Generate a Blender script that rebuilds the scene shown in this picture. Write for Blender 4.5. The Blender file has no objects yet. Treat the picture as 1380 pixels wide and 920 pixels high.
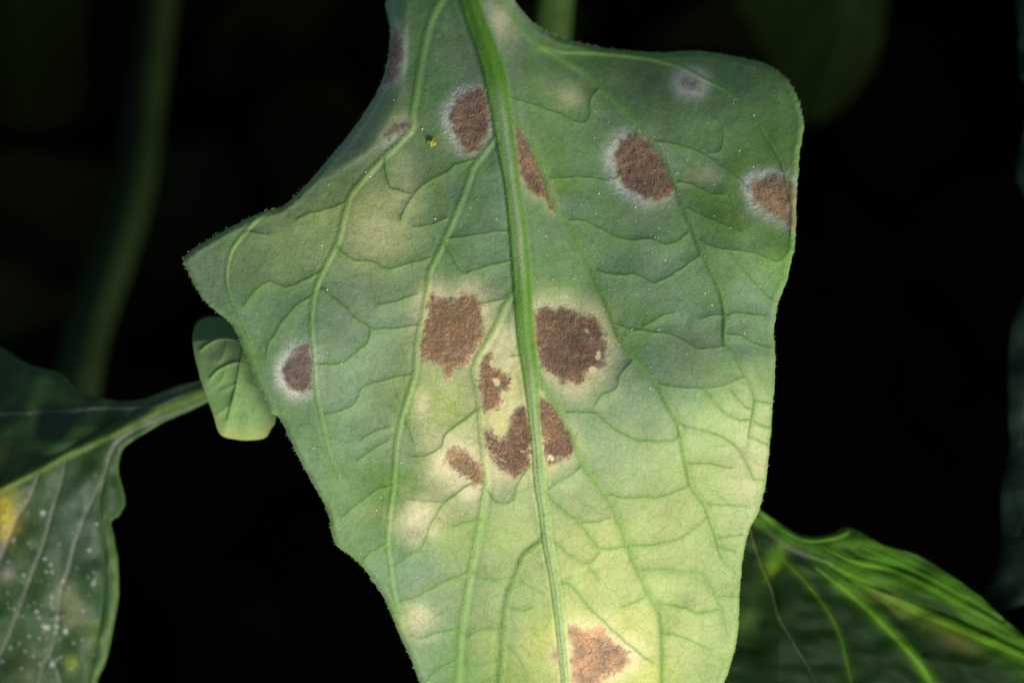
import bpy, bmesh, math
import numpy as np
from mathutils import Vector, Matrix

# ------------------------------------------------------------------ camera, sky, sun, exposure
scene = bpy.context.scene
PITCH = math.radians(70)                       # looking steeply down into the plant
FWD = np.array([0, math.cos(PITCH), -math.sin(PITCH)])
UP = np.array([0, math.sin(PITCH), math.cos(PITCH)])
RIGHT = np.array([1.0, 0, 0])
LEAF_POS = np.array([0, 0, 0.55])              # middle of the big leaf, metres
DIST = 0.3713                                  # camera to leaf
MM = 1e-4                                      # one drawing unit = 0.1 mm at the leaf
DU = DIST / MM
CAM = LEAF_POS - FWD * DIST

cam_data = bpy.data.cameras.new('camera')
cam = bpy.data.objects.new('camera', cam_data)
scene.collection.objects.link(cam)
cam.matrix_world = Matrix(((RIGHT[0], UP[0], -FWD[0], CAM[0]), (RIGHT[1], UP[1], -FWD[1], CAM[1]),
                           (RIGHT[2], UP[2], -FWD[2], CAM[2]), (0, 0, 0, 1)))
cam_data.lens = 60
cam_data.sensor_width = 22.3
cam_data.clip_start = 0.01
cam_data.clip_end = 200
cam_data.dof.use_dof = True
cam_data.dof.focus_distance = DIST + 0.003
cam_data.dof.aperture_fstop = 8.0
scene.camera = cam

LDIR = np.array([0.46, -0.62, -0.62])          # towards the sun: right, up, depth (before the camera's tilt)
SUNW = LDIR[0] * RIGHT + LDIR[1] * UP + LDIR[2] * FWD
SUNW /= np.linalg.norm(SUNW)
elev = math.asin(SUNW[2])
azim = math.atan2(SUNW[0], SUNW[1])
world = bpy.data.worlds.new('World')
scene.world = world
world.use_nodes = True
nt = world.node_tree
sky = nt.nodes.new('ShaderNodeTexSky')
sky.sky_type = 'NISHITA'
sky.sun_disc = False
sky.sun_elevation = elev
sky.sun_rotation = azim
nt.nodes['Background'].inputs['Strength'].default_value = 0.06
nt.links.new(sky.outputs['Color'], nt.nodes['Background'].inputs['Color'])
sun_data = bpy.data.lights.new('sun', 'SUN')
sun_data.energy = 3.0
sun_data.angle = math.radians(16)
sun_data.color = (1.0, 0.96, 0.88)
sun = bpy.data.objects.new('sun', sun_data)
sun.rotation_euler = Vector(SUNW).to_track_quat('Z', 'Y').to_euler()
scene.collection.objects.link(sun)
scene.view_settings.view_transform = 'Standard'
scene.view_settings.look = 'None'
scene.view_settings.exposure = 0.5
scene.view_settings.gamma = 1.0
scene.view_settings.use_curve_mapping = False
scene.cycles.use_denoising = True
scene.cycles.max_bounces = 6
scene.cycles.sample_clamp_indirect = 3.0

rng = np.random.default_rng(7)


# ------------------------------------------------------------------ helpers
def place(u, v, depth):
    """A point on a surface: u, v across the view (0.1 mm at the leaf), depth behind the leaf's middle plane."""
    u, v, depth = np.asarray(u, float), np.asarray(v, float), np.asarray(depth, float)
    k = (DU + depth) / DU
    x = (u - 690) * MM * k
    z = (460 - v) * MM * k
    d = (DU + depth) * MM
    return CAM + x[..., None] * RIGHT + z[..., None] * UP + d[..., None] * FWD


def sstep(a, b, x):
    t = np.clip((x - a) / (b - a), 0, 1)
    return t * t * (3 - 2 * t)


_lat = {}


def vnoise(u, v, scale, seed=0):
    if seed not in _lat:
        _lat[seed] = np.random.default_rng(1000 + seed).random((256, 256))
    L = _lat[seed]
    x, y = np.asarray(u) / scale + 50.3, np.asarray(v) / scale + 50.7
    xi, yi = np.floor(x).astype(int), np.floor(y).astype(int)
    fx, fy = x - xi, y - yi
    fx, fy = fx * fx * (3 - 2 * fx), fy * fy * (3 - 2 * fy)
    g = lambda a, b: L[(yi + b) % 256, (xi + a) % 256]
    return (g(0, 0) * (1 - fx) + g(1, 0) * fx) * (1 - fy) + (g(0, 1) * (1 - fx) + g(1, 1) * fx) * fy


def fbm(u, v, scale, seed=0, octs=4):
    s, a, t = 0, 1.0, 0
    for i in range(octs):
        s = s + a * vnoise(u, v, scale / 2 ** i, seed + i * 17)
        t += a
        a *= 0.55
    return s / t


def spline(pts, n=5, closed=False):
    p = np.array(pts, float)
    if len(p) < 3:
        return p
    out = []
    m = len(p)
    for i in range(m if closed else m - 1):
        if closed:
            a, b, c, d = p[(i - 1) % m], p[i], p[(i + 1) % m], p[(i + 2) % m]
        else:
            a, b, c, d = p[max(i - 1, 0)], p[i], p[i + 1], p[min(i + 2, m - 1)]
        for k in range(n):
            t = k / n
            out.append(0.5 * (2 * b + (c - a) * t + (2 * a - 5 * b + 4 * c - d) * t * t + (3 * b - a - 3 * c + d) * t ** 3))
    if not closed:
        out.append(p[-1])
    return np.array(out)


class Grid:
    def __init__(self, outline, step, margin=3):
        lo, hi = outline.min(0), outline.max(0)
        self.step = step
        self.u = np.arange(lo[0] - margin * step, hi[0] + (margin + 1) * step, step)
        self.v = np.arange(lo[1] - margin * step, hi[1] + (margin + 1) * step, step)
        self.U, self.V = np.meshgrid(self.u, self.v)
        self.shape = self.U.shape

    def win(self, a, b, pad):
        u0, u1 = min(a[0], b[0]) - pad, max(a[0], b[0]) + pad
        v0, v1 = min(a[1], b[1]) - pad, max(a[1], b[1]) + pad
        i0, i1 = np.searchsorted(self.u, [u0, u1])
        j0, j1 = np.searchsorted(self.v, [v0, v1])
        return slice(j0, j1), slice(i0, i1)

    def line(self, pts, pad, widths=None):
        """Distance to a polyline within pad; also distance/halfwidth and the side of it."""
        D = np.full(self.shape, 1e3)
        S = np.zeros(self.shape)
        W = np.ones(self.shape)
        n = len(pts)
        for i in range(n - 1):
            a, b = pts[i], pts[i + 1]
            w = self.win(a, b, pad)
            uu, vv = self.U[w], self.V[w]
            if uu.size == 0:
                continue
            e = b - a
            L2 = max(e @ e, 1e-9)
            t = np.clip(((uu - a[0]) * e[0] + (vv - a[1]) * e[1]) / L2, 0, 1)
            du, dv = uu - a[0] - t * e[0], vv - a[1] - t * e[1]
            d = np.hypot(du, dv)
            better = d < D[w]
            D[w] = np.where(better, d, D[w])
            S[w] = np.where(better, np.sign(e[0] * dv - e[1] * du), S[w])
            if widths is not None:
                W[w] = np.where(better, widths[i] + (widths[i + 1] - widths[i]) * t, W[w])
        return D, D / W, S

    def nearest(self, poly, pad):
        D = np.full(self.shape, 1e3)
        PU, PV = self.U.copy(), self.V.copy()
        n = len(poly)
        for i in range(n):
            a, b = poly[i], poly[(i + 1) % n]
            w = self.win(a, b, pad)
            uu, vv = self.U[w], self.V[w]
            if uu.size == 0:
                continue
            e = b - a
            L2 = max(e @ e, 1e-9)
            t = np.clip(((uu - a[0]) * e[0] + (vv - a[1]) * e[1]) / L2, 0, 1)
            pu, pv = a[0] + t * e[0], a[1] + t * e[1]
            d = np.hypot(uu - pu, vv - pv)
            better = d < D[w]
            D[w] = np.where(better, d, D[w])
            PU[w] = np.where(better, pu, PU[w])
            PV[w] = np.where(better, pv, PV[w])
        return D, PU, PV

    def inside(self, poly, w=None):
        U, V = (self.U, self.V) if w is None else (self.U[w], self.V[w])
        r = np.zeros(U.shape, bool)
        n = len(poly)
        for i in range(n):
            (x0, y0), (x1, y1) = poly[i], poly[(i + 1) % n]
            if y0 == y1:
                continue
            c = ((y0 > V) != (y1 > V)) & (U < (x1 - x0) * (V - y0) / (y1 - y0) + x0)
            r ^= c
        return r

    def sdist(self, poly, pad):
        """Signed distance (negative inside) within pad of the polygon, else pad."""
        R = np.full(self.shape, float(pad))
        lo, hi = poly.min(0), poly.max(0)
        w = self.win(lo, hi, pad)
        sub = Grid.__new__(Grid)
        sub.u, sub.v = self.u[w[1]], self.v[w[0]]
        sub.U, sub.V = self.U[w], self.V[w]
        sub.shape = sub.U.shape
        if sub.U.size == 0:
            return R
        D, _, _ = sub.line(np.vstack([poly, poly[:1]]), pad)
        D = np.minimum(D, pad)
        R[w] = np.where(self.inside(poly, w), -D, D)
        return R

    def sample(self, A, u, v):
        x = np.clip((np.asarray(u) - self.u[0]) / self.step, 0, self.shape[1] - 1.001)
        y = np.clip((np.asarray(v) - self.v[0]) / self.step, 0, self.shape[0] - 1.001)
        i, j = x.astype(int), y.astype(int)
        fx, fy = x - i, y - j
        return (A[j, i] * (1 - fx) + A[j, i + 1] * fx) * (1 - fy) + (A[j + 1, i] * (1 - fx) + A[j + 1, i + 1] * fx) * fy


def link(o, parent=None):
    scene.collection.objects.link(o)
    if parent is not None:
        o.parent = parent
        o.matrix_parent_inverse = parent.matrix_world.inverted()
    return o


def mesh_object(name, co, faces, material, parent=None, col=None, normals=None, smooth=True):
    """faces: (n, 3) or (n, 4) index array, or a list of such arrays."""
    if not isinstance(faces, list):
        faces = [faces]
    me = bpy.data.meshes.new(name)
    co = np.asarray(co, np.float32)
    me.vertices.add(len(co))
    me.vertices.foreach_set('co', co.ravel())
    idx = np.concatenate([f.ravel() for f in faces if len(f)]).astype(np.int32)
    tot = np.concatenate([np.full(len(f), f.shape[1]) for f in faces if len(f)]).astype(np.int32)
    me.loops.add(len(idx))
    me.loops.foreach_set('vertex_index', idx)
    me.polygons.add(len(tot))
    me.polygons.foreach_set('loop_start', np.concatenate([[0], np.cumsum(tot)[:-1]]).astype(np.int32))
    me.polygons.foreach_set('use_smooth', np.full(len(tot), smooth))
    me.update(calc_edges=True)
    if col is not None:
        a = me.attributes.new('tint', 'FLOAT_COLOR', 'POINT')
        c = np.ones((len(co), 4), np.float32)
        c[:, :3] = col
        a.data.foreach_set('color', c.ravel())
    me.validate()
    if normals is not None:
        me.normals_split_custom_set_from_vertices(np.asarray(normals, np.float32).tolist())
    me.materials.append(material)
    return link(bpy.data.objects.new(name, me), parent)


def thing(name, at, label, category, group=None):
    o = bpy.data.objects.new(name, None)
    o.empty_display_size = 0.005
    o.location = Vector(at)
    link(o)
    bpy.context.view_layer.update()
    o['label'] = label
    o['category'] = category
    if group:
        o['group'] = group
    return o


def tint_material(name, rough, grain=0.12, grain_scale=4000, bump=0.2, bump_scale=5000, spec=0.4, sheen=0.0, dist=0.0001, net=0.0):
    m = bpy.data.materials.new(name)
    m.use_nodes = True
    t = m.node_tree
    b = t.nodes['Principled BSDF']
    at = t.nodes.new('ShaderNodeAttribute')
    at.attribute_name = 'tint'
    tc = t.nodes.new('ShaderNodeTexCoord')
    n = t.nodes.new('ShaderNodeTexNoise')
    n.inputs['Scale'].default_value = grain_scale
    n.inputs['Detail'].default_value = 3
    mr = t.nodes.new('ShaderNodeMapRange')
    mr.inputs['From Min'].default_value = 0.3
    mr.inputs['From Max'].default_value = 0.7
    mr.inputs['To Min'].default_value = 1 - grain
    mr.inputs['To Max'].default_value = 1 + grain
    mx = t.nodes.new('ShaderNodeVectorMath')
    mx.operation = 'SCALE'
    t.links.new(tc.outputs['Object'], n.inputs['Vector'])
    t.links.new(n.outputs['Fac'], mr.inputs['Value'])
    t.links.new(at.outputs['Color'], mx.inputs[0])
    t.links.new(mr.outputs['Result'], mx.inputs['Scale'])
    t.links.new(mx.outputs['Vector'], b.inputs['Base Color'])
    if net:
        src = mx.outputs['Vector']
        dn = t.nodes.new('ShaderNodeTexNoise')
        dn.inputs['Scale'].default_value = 900
        dn.inputs['Detail'].default_value = 2
        sc = t.nodes.new('ShaderNodeVectorMath')
        sc.operation = 'SCALE'
        sc.inputs['Scale'].default_value = 0.0011
        av = t.nodes.new('ShaderNodeVectorMath')
        av.operation = 'ADD'
        t.links.new(tc.outputs['Object'], dn.inputs['Vector'])
        t.links.new(dn.outputs['Color'], sc.inputs[0])
        t.links.new(tc.outputs['Object'], av.inputs[0])
        t.links.new(sc.outputs['Vector'], av.inputs[1])
        for vs, edge, amt in ((330, 0.05, 0.42 * net), (850, 0.08, 0.30 * net)):
            vo = t.nodes.new('ShaderNodeTexVoronoi')
            vo.feature = 'DISTANCE_TO_EDGE'
            vo.inputs['Scale'].default_value = vs
            ml = t.nodes.new('ShaderNodeMapRange')
            ml.interpolation_type = 'SMOOTHSTEP'
            ml.inputs['From Min'].default_value = 0.0
            ml.inputs['From Max'].default_value = edge
            ml.inputs['To Min'].default_value = amt
            ml.inputs['To Max'].default_value = 0.0
            mi = t.nodes.new('ShaderNodeMix')
            mi.data_type = 'RGBA'
            mi.blend_type = 'MULTIPLY'
            mi.inputs['B'].default_value = (0.45, 0.72, 0.25, 1)
            t.links.new(av.outputs['Vector'], vo.inputs['Vector'])
            t.links.new(vo.outputs['Distance'], ml.inputs['Value'])
            t.links.new(ml.outputs['Result'], mi.inputs['Factor'])
            t.links.new(src, mi.inputs['A'])
            src = mi.outputs['Result']
        t.links.new(src, b.inputs['Base Color'])
    b.inputs['Roughness'].default_value = rough
    b.inputs['Specular IOR Level'].default_value = spec
    b.inputs['Sheen Weight'].default_value = sheen
    b.inputs['Sheen Roughness'].default_value = 0.6
    if bump:
        n2 = t.nodes.new('ShaderNodeTexVoronoi')
        n2.inputs['Scale'].default_value = bump_scale
        n3 = t.nodes.new('ShaderNodeTexNoise')
        n3.inputs['Scale'].default_value = bump_scale * 0.5
        n3.inputs['Detail'].default_value = 4
        ad = t.nodes.new('ShaderNodeMath')
        ad.operation = 'ADD'
        bp = t.nodes.new('ShaderNodeBump')
        bp.inputs['Strength'].default_value = bump
        bp.inputs['Distance'].default_value = dist
        t.links.new(tc.outputs['Object'], n2.inputs['Vector'])
        t.links.new(tc.outputs['Object'], n3.inputs['Vector'])
        t.links.new(n2.outputs['Distance'], ad.inputs[0])
        t.links.new(n3.outputs['Fac'], ad.inputs[1])
        t.links.new(ad.outputs['Value'], bp.inputs['Height'])
        t.links.new(bp.outputs['Normal'], b.inputs['Normal'])
    return m


def plain_material(name, color, rough=0.8, noise_scale=30, vary=0.5):
    m = bpy.data.materials.new(name)
    m.use_nodes = True
    t = m.node_tree
    b = t.nodes['Principled BSDF']
    tc = t.nodes.new('ShaderNodeTexCoord')
    n = t.nodes.new('ShaderNodeTexNoise')
    n.inputs['Scale'].default_value = noise_scale
    n.inputs['Detail'].default_value = 6
    r = t.nodes.new('ShaderNodeValToRGB')
    r.color_ramp.elements[0].position = 0.3
    r.color_ramp.elements[1].position = 0.7
    r.color_ramp.elements[0].color = tuple(c * (1 - vary) for c in color) + (1,)
    r.color_ramp.elements[1].color = tuple(c * (1 + vary) for c in color) + (1,)
    t.links.new(tc.outputs['Object'], n.inputs['Vector'])
    t.links.new(n.outputs['Fac'], r.inputs['Fac'])
    t.links.new(r.outputs['Color'], b.inputs['Base Color'])
    b.inputs['Roughness'].default_value = rough
    b.inputs['Specular IOR Level'].default_value = 0.3
    return m


MAT_UNDER = tint_material('leaf_underside', 0.6, grain=0.10, grain_scale=5200, bump=0.28, bump_scale=3200, spec=0.15, sheen=0.10, dist=0.0001, net=0.8)
MAT_UPPER = tint_material('leaf_upper_side', 0.48, grain=0.18, grain_scale=2500, bump=0.18, bump_scale=1500, spec=0.3, dist=0.00012)
MAT_GLOSS = tint_material('glossy_upper_side', 0.5, grain=0.22, grain_scale=1800, bump=0.12, bump_scale=1200, spec=0.14, dist=0.0001)
MAT_RIB = tint_material('ribbed_upper_side', 0.58, grain=0.18, grain_scale=2500, bump=0.12, bump_scale=1500, spec=0.06, dist=0.0001)
MAT_DULL = tint_material('shaded_leaf', 0.6, grain=0.2, grain_scale=1200, bump=0.2, bump_scale=1500, spec=0.03, dist=0.0002)
MAT_MOULD = tint_material('mould_felt', 0.95, grain=0.14, grain_scale=6000, bump=0.3, bump_scale=5000, spec=0.05, sheen=0.15, dist=0.0001)
MAT_SPECK = tint_material('speck_skin', 0.35, grain=0.02, bump=0, spec=0.5)
MAT_STEM = tint_material('stem_skin', 0.6, grain=0.15, grain_scale=800, bump=0.15, bump_scale=900, spec=0.15, dist=0.0002)


def shell(grid, outline, depth, fid=None):
    """Vertices, quads (with a rim folded back along the margin) and face ids of a leaf's front sheet."""
    ins = grid.inside(outline)
    D, PU, PV = grid.nearest(outline, 2.5 * grid.step)
    U = np.where(ins, grid.U, PU)
    V = np.where(ins, grid.V, PV)
    ny, nx = grid.shape
    cell = ins[:-1, :-1] | ins[1:, :-1] | ins[:-1, 1:] | ins[1:, 1:]
    idx = np.arange(ny * nx).reshape(ny, nx)
    quads = np.stack([idx[:-1, :-1], idx[1:, :-1], idx[1:, 1:], idx[:-1, 1:]], -1)[cell]
    ids = None
    if fid is not None:
        ids = fid[:-1, :-1][cell]
    used, inv = np.unique(quads, return_inverse=True)
    quads = inv.reshape(-1, 4)
    return U.ravel()[used], V.ravel()[used], used, quads, ids


def boundary(quads, n):
    e = np.concatenate([quads[:, [0, 1]], quads[:, [1, 2]], quads[:, [2, 3]], quads[:, [3, 0]]])
    s = np.sort(e, 1)
    key = s[:, 0].astype(np.int64) * n + s[:, 1]
    _, first, cnt = np.unique(key, return_index=True, return_counts=True)
    return e[first[cnt == 1]]


def vert_normals(co, quads):
    a = co[quads[:, 2]] - co[quads[:, 0]]
    b = co[quads[:, 3]] - co[quads[:, 1]]
    fn = np.cross(a, b)
    N = np.zeros((len(co), 3))
    for k in range(3):
        for c in range(4):
            N[:, k] += np.bincount(quads[:, c], fn[:, k], len(co))
    return N / np.maximum(np.linalg.norm(N, axis=1), 1e-20)[:, None]


def build_leaf(root, grid, outline, depth, col, fid, names, mats, thick, back_name, back_mat, back_col, back_step):
    """Front sheet split into named parts by fid (0 = blade), a rim, and a back sheet of its own."""
    u, v, used, quads, ids = shell(grid, outline, depth, fid)
    dep = grid.sample(depth, u, v)
    c = col.reshape(-1, 3)[used]
    b = boundary(quads, len(u))
    bu = np.unique(b)
    remap = np.full(len(u), -1)
    remap[bu] = len(u) + np.arange(len(bu))
    rim = np.stack([b[:, 1], b[:, 0], remap[b[:, 0]], remap[b[:, 1]]], 1)
    co = np.concatenate([place(u, v, dep), place(u[bu], v[bu], dep[bu] + thick)])
    c = np.concatenate([c, c[bu]])
    quads = np.concatenate([quads, rim])
    ids = np.concatenate([ids, np.zeros(len(rim), int)])
    N = vert_normals(co, quads)
    out = {}
    for k in np.unique(ids):
        f = quads[ids == k]
        if k != 0 and len(f) < 12:
            continue
        us, inv = np.unique(f, return_inverse=True)
        nm = names.get(int(k), 'blade')
        o = mesh_object(nm, co[us], inv.reshape(-1, 4), mats.get(nm, mats['blade']), root, c[us], N[us])
        out[int(k)] = o
    g2 = Grid(outline, back_step)
    u2, v2, used2, q2, _ = shell(g2, outline, None)
    hi = depth.copy()
    for _ in range(int(math.ceil(back_step / grid.step)) + 1):
        p_ = np.pad(hi, 1, mode='edge')
        hi = np.max([p_[1:-1, 1:-1], p_[:-2, 1:-1], p_[2:, 1:-1], p_[1:-1, :-2], p_[1:-1, 2:]], axis=0)
    d2 = grid.sample(hi, u2, v2) + thick
    col2 = np.array(back_col)[None, :] * (0.75 + 0.5 * fbm(u2, v2, 60, 90))[:, None]
    mesh_object(back_name, place(u2, v2, d2), q2[:, ::-1], back_mat, root, col2)
    return out


def mixc(col, c, m):
    m = np.clip(m, 0, 1)[..., None]
    return col * (1 - m) + np.array(c) * m


def blob(g, u, v, ru, rv=None, ang=0, wob=0.35, seed=3):
    rv = rv or ru
    ca, sa = math.cos(ang), math.sin(ang)
    x, y = g.U - u, g.V - v
    r = np.hypot((x * ca + y * sa) / ru, (-x * sa + y * ca) / rv)
    r = r * (1 + wob * (fbm(g.U, g.V, max(12, 0.7 * ru), seed) - 0.5) * 2)
    return np.exp(-r * r * 1.1)


# ------------------------------------------------------------------ ground and the plants' dark depths
soil = plain_material('soil', (0.03, 0.022, 0.015), 0.95, 60, 0.5)
nn = 120
gx, gy = np.meshgrid(np.linspace(-1, 1, nn), np.linspace(-1, 1, nn))
gx, gy = np.sign(gx) * np.abs(gx) ** 3 * 40, np.sign(gy) * np.abs(gy) ** 3 * 40 + 0.2
gz = (fbm(gx, gy, 0.08, 40) - 0.5) * 0.05
gi = np.arange(nn * nn).reshape(nn, nn)
gq = np.stack([gi[:-1, :-1], gi[:-1, 1:], gi[1:, 1:], gi[1:, :-1]], -1).reshape(-1, 4)
ground = mesh_object('ground', np.stack([gx.ravel(), gy.ravel(), gz.ravel()], 1), gq, soil)
ground['kind'] = 'structure'


def leaf_cards(n_try):
    """Many small folded leaves: a hollow of foliage round the line of sight."""
    r = np.random.default_rng(21)
    P = np.stack([r.uniform(-0.75, 0.75, n_try), r.uniform(-0.55, 0.95, n_try), r.uniform(0.02, 0.47, n_try)], 1)
    rel = P - CAM
    d = rel @ FWD
    x, z = rel @ RIGHT / d, rel @ UP / d
    hx, hz = 690 / DU, 460 / DU
    clear = (np.abs(x) < hx * 1.25 + 0.05 / d) & (np.abs(z) < hz * 1.3 + 0.05 / d)
    deep = P[:, 2] < 0.16 + 0.05 * r.random(n_try)
    keep = ~clear | deep  # the ring of leaves out of view is added to shade the background
    P = P[keep]
    n = len(P)
    L = r.uniform(0.045, 0.095, n)
    Wd = L * r.uniform(0.2, 0.3, n)
    yaw = r.uniform(0, 2 * math.pi, n)
    tilt = r.uniform(-0.2, 0.9, n)
    roll = r.normal(0, 0.4, n)
    a = np.stack([np.cos(yaw) * np.cos(tilt), np.sin(yaw) * np.cos(tilt), -np.sin(tilt)], 1)
    s0 = np.stack([-np.sin(yaw), np.cos(yaw), np.zeros(n)], 1)
    nrm0 = np.cross(a, s0)
    s = s0 * np.cos(roll)[:, None] + nrm0 * np.sin(roll)[:, None]
    nrm = np.cross(a, s)
    ts = np.array([0, 0.18, 0.42, 0.7, 1.0])
    ws = np.array([0.05, 0.8, 1.0, 0.65, 0.03])
    V = []
    for t, w in zip(ts, ws):
        mid = P + a * (L * t)[:, None] - nrm * (L * 0.25 * t * t)[:, None] * np.sign(nrm[:, 2:3] + 1e-6)
        for e in (-1, 0, 1):
            V.append(mid + s * (Wd * w * e)[:, None] + nrm * (Wd * 0.25 * w * abs(e))[:, None])
    V = np.stack(V, 1)
    F = []
    for k in range(4):
        for e in range(2):
            F.append([k * 3 + e, k * 3 + e + 1, k * 3 + e + 4, k * 3 + e + 3])
    F = np.array(F)
    faces = (F[None] + (np.arange(n) * 15)[:, None, None]).reshape(-1, 4)
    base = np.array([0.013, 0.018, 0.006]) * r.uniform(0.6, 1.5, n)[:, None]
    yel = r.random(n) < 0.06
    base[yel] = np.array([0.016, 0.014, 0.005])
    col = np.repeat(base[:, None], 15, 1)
    return V.reshape(-1, 3), faces, col.reshape(-1, 3)


cv, cf, cc = leaf_cards(8500)
und = mesh_object('undergrowth_and_shade_ring', cv, cf, MAT_DULL, None, cc)
und['kind'] = 'stuff'


def tube(name, pts, radii, material, color, parent=None, sides=20, flat=1.0, ridges=0.0):
    """pts: (u, v, depth) rows; radii in 0.1 mm."""
    P = np.array(pts, float)
    full = spline(np.column_stack([P, radii]), 8)
    C = place(full[:, 0], full[:, 1], full[:, 2])
    R = full[:, 3] * MM * (DU + full[:, 2]) / DU
    T = np.gradient(C, axis=0)
    T /= np.linalg.norm(T, axis=1)[:, None]
    A = np.cross(T, FWD)
    A /= np.linalg.norm(A, axis=1)[:, None]
    B = np.cross(A, T)
    th = np.linspace(0, 2 * math.pi, sides, endpoint=False)
    rr = 1 + ridges * np.cos(5 * th)
    V = C[:, None] + R[:, None, None] * rr[None, :, None] * (np.cos(th)[None, :, None] * A[:, None] + flat * np.sin(th)[None, :, None] * B[:, None])
    n = len(C)
    i = np.arange(n * sides).reshape(n, sides)
    q = np.stack([i[:-1], i[1:], np.roll(i, -1, 1)[1:], np.roll(i, -1, 1)[:-1]], -1).reshape(-1, 4)
    caps = [i[0][None, ::1], i[-1][None, ::-1]]
    nz = fbm(np.repeat(full[:, 0], sides), np.repeat(full[:, 1], sides) + np.tile(th * 20, n), 40, 60)
    col = np.array(color)[None] * (0.7 + 0.6 * nz)[:, None]
    return mesh_object(name, V.reshape(-1, 3), [q] + caps, material, parent, col)


# ------------------------------------------------------------------ the large spotted leaf
MAIN = [(530, -70), (522, -30), (520, 5), (524, 28), (526, 50), (521, 88), (511, 118), (492, 150), (465, 188), (430, 229), (405, 257),
        (381, 278), (360, 284), (347, 289), (315, 304), (285, 321), (262, 335), (247, 349), (251, 362), (265, 390), (278, 408),
        (294, 422), (312, 437), (326, 466), (340, 505), (356, 538), (365, 556), (375, 562), (385, 580), (400, 611), (420, 649), (432, 670), (442, 690),
        (446, 715), (454, 735), (472, 748), (487, 762), (502, 782), (520, 810), (530, 835), (540, 859), (551, 881), (566, 921), (582, 965), (600, 1010),
        (945, 1010), (962, 960), (976, 920), (990, 877), (995, 845), (997, 795), (1002, 748), (1010, 714), (1021, 692), (1030, 662),
        (1034, 632), (1038, 590), (1041, 555), (1044, 517), (1045, 480), (1043, 450), (1045, 430), (1048, 412), (1053, 396), (1060, 380), (1066, 352),
        (1071, 332), (1073, 300), (1073, 267), (1076, 232), (1077, 210), (1081, 190), (1083, 170), (1080, 152), (1074, 130), (1062, 110), (1042, 92), (1017, 82),
        (992, 77), (960, 71), (935, 69), (885, 71), (830, 67), (792, 60), (762, 53), (742, 46), (721, 33), (706, 17), (695, 2), (688, -18), (680, -70)]
outline = spline(MAIN, 4, True)
seg = np.roll(outline, -1, 0) - outline
nrm2 = np.stack([seg[:, 1], -seg[:, 0]], 1) / np.maximum(np.linalg.norm(seg, axis=1), 1e-6)[:, None]
fine = np.concatenate([outline, outline + seg * 0.5], 1).reshape(-1, 2)
fine = fine + np.repeat(nrm2, 2, 0) * ((fbm(fine[:, 0] * 1.7, fine[:, 1] * 1.7, 7, 5) - 0.5) * 3.0)[:, None]
outline = fine
g = Grid(outline, 1.25)
U, V = g.U, g.V
dedge, _, _ = g.nearest(outline, 40)

MID = [(622, -75), (628, -40), (634, 0), (642, 28), (653, 57), (662, 82), (668, 105), (674, 140), (680, 180), (687, 225), (690, 245), (697, 300), (704, 380),
       (709, 455), (715, 500), (719, 550), (724, 605), (728, 655), (733, 685), (738, 730), (748, 785), (755, 842), (762, 915), (772, 1010)]
MIDW = [15, 15, 14, 14, 15, 15.5, 16, 15, 13.5, 12, 11, 12, 13, 12, 10.5, 8, 7.5, 7.5, 7, 7, 6.5, 6.5, 6, 6]
ms = spline(np.column_stack([MID, MIDW]), 4)
midD, midQ, midS = g.line(ms[:, :2], 120, ms[:, 2])
mid_u = np.interp(V, ms[:, 1], ms[:, 0])
mid_w = np.interp(V, ms[:, 1], ms[:, 2])

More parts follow.
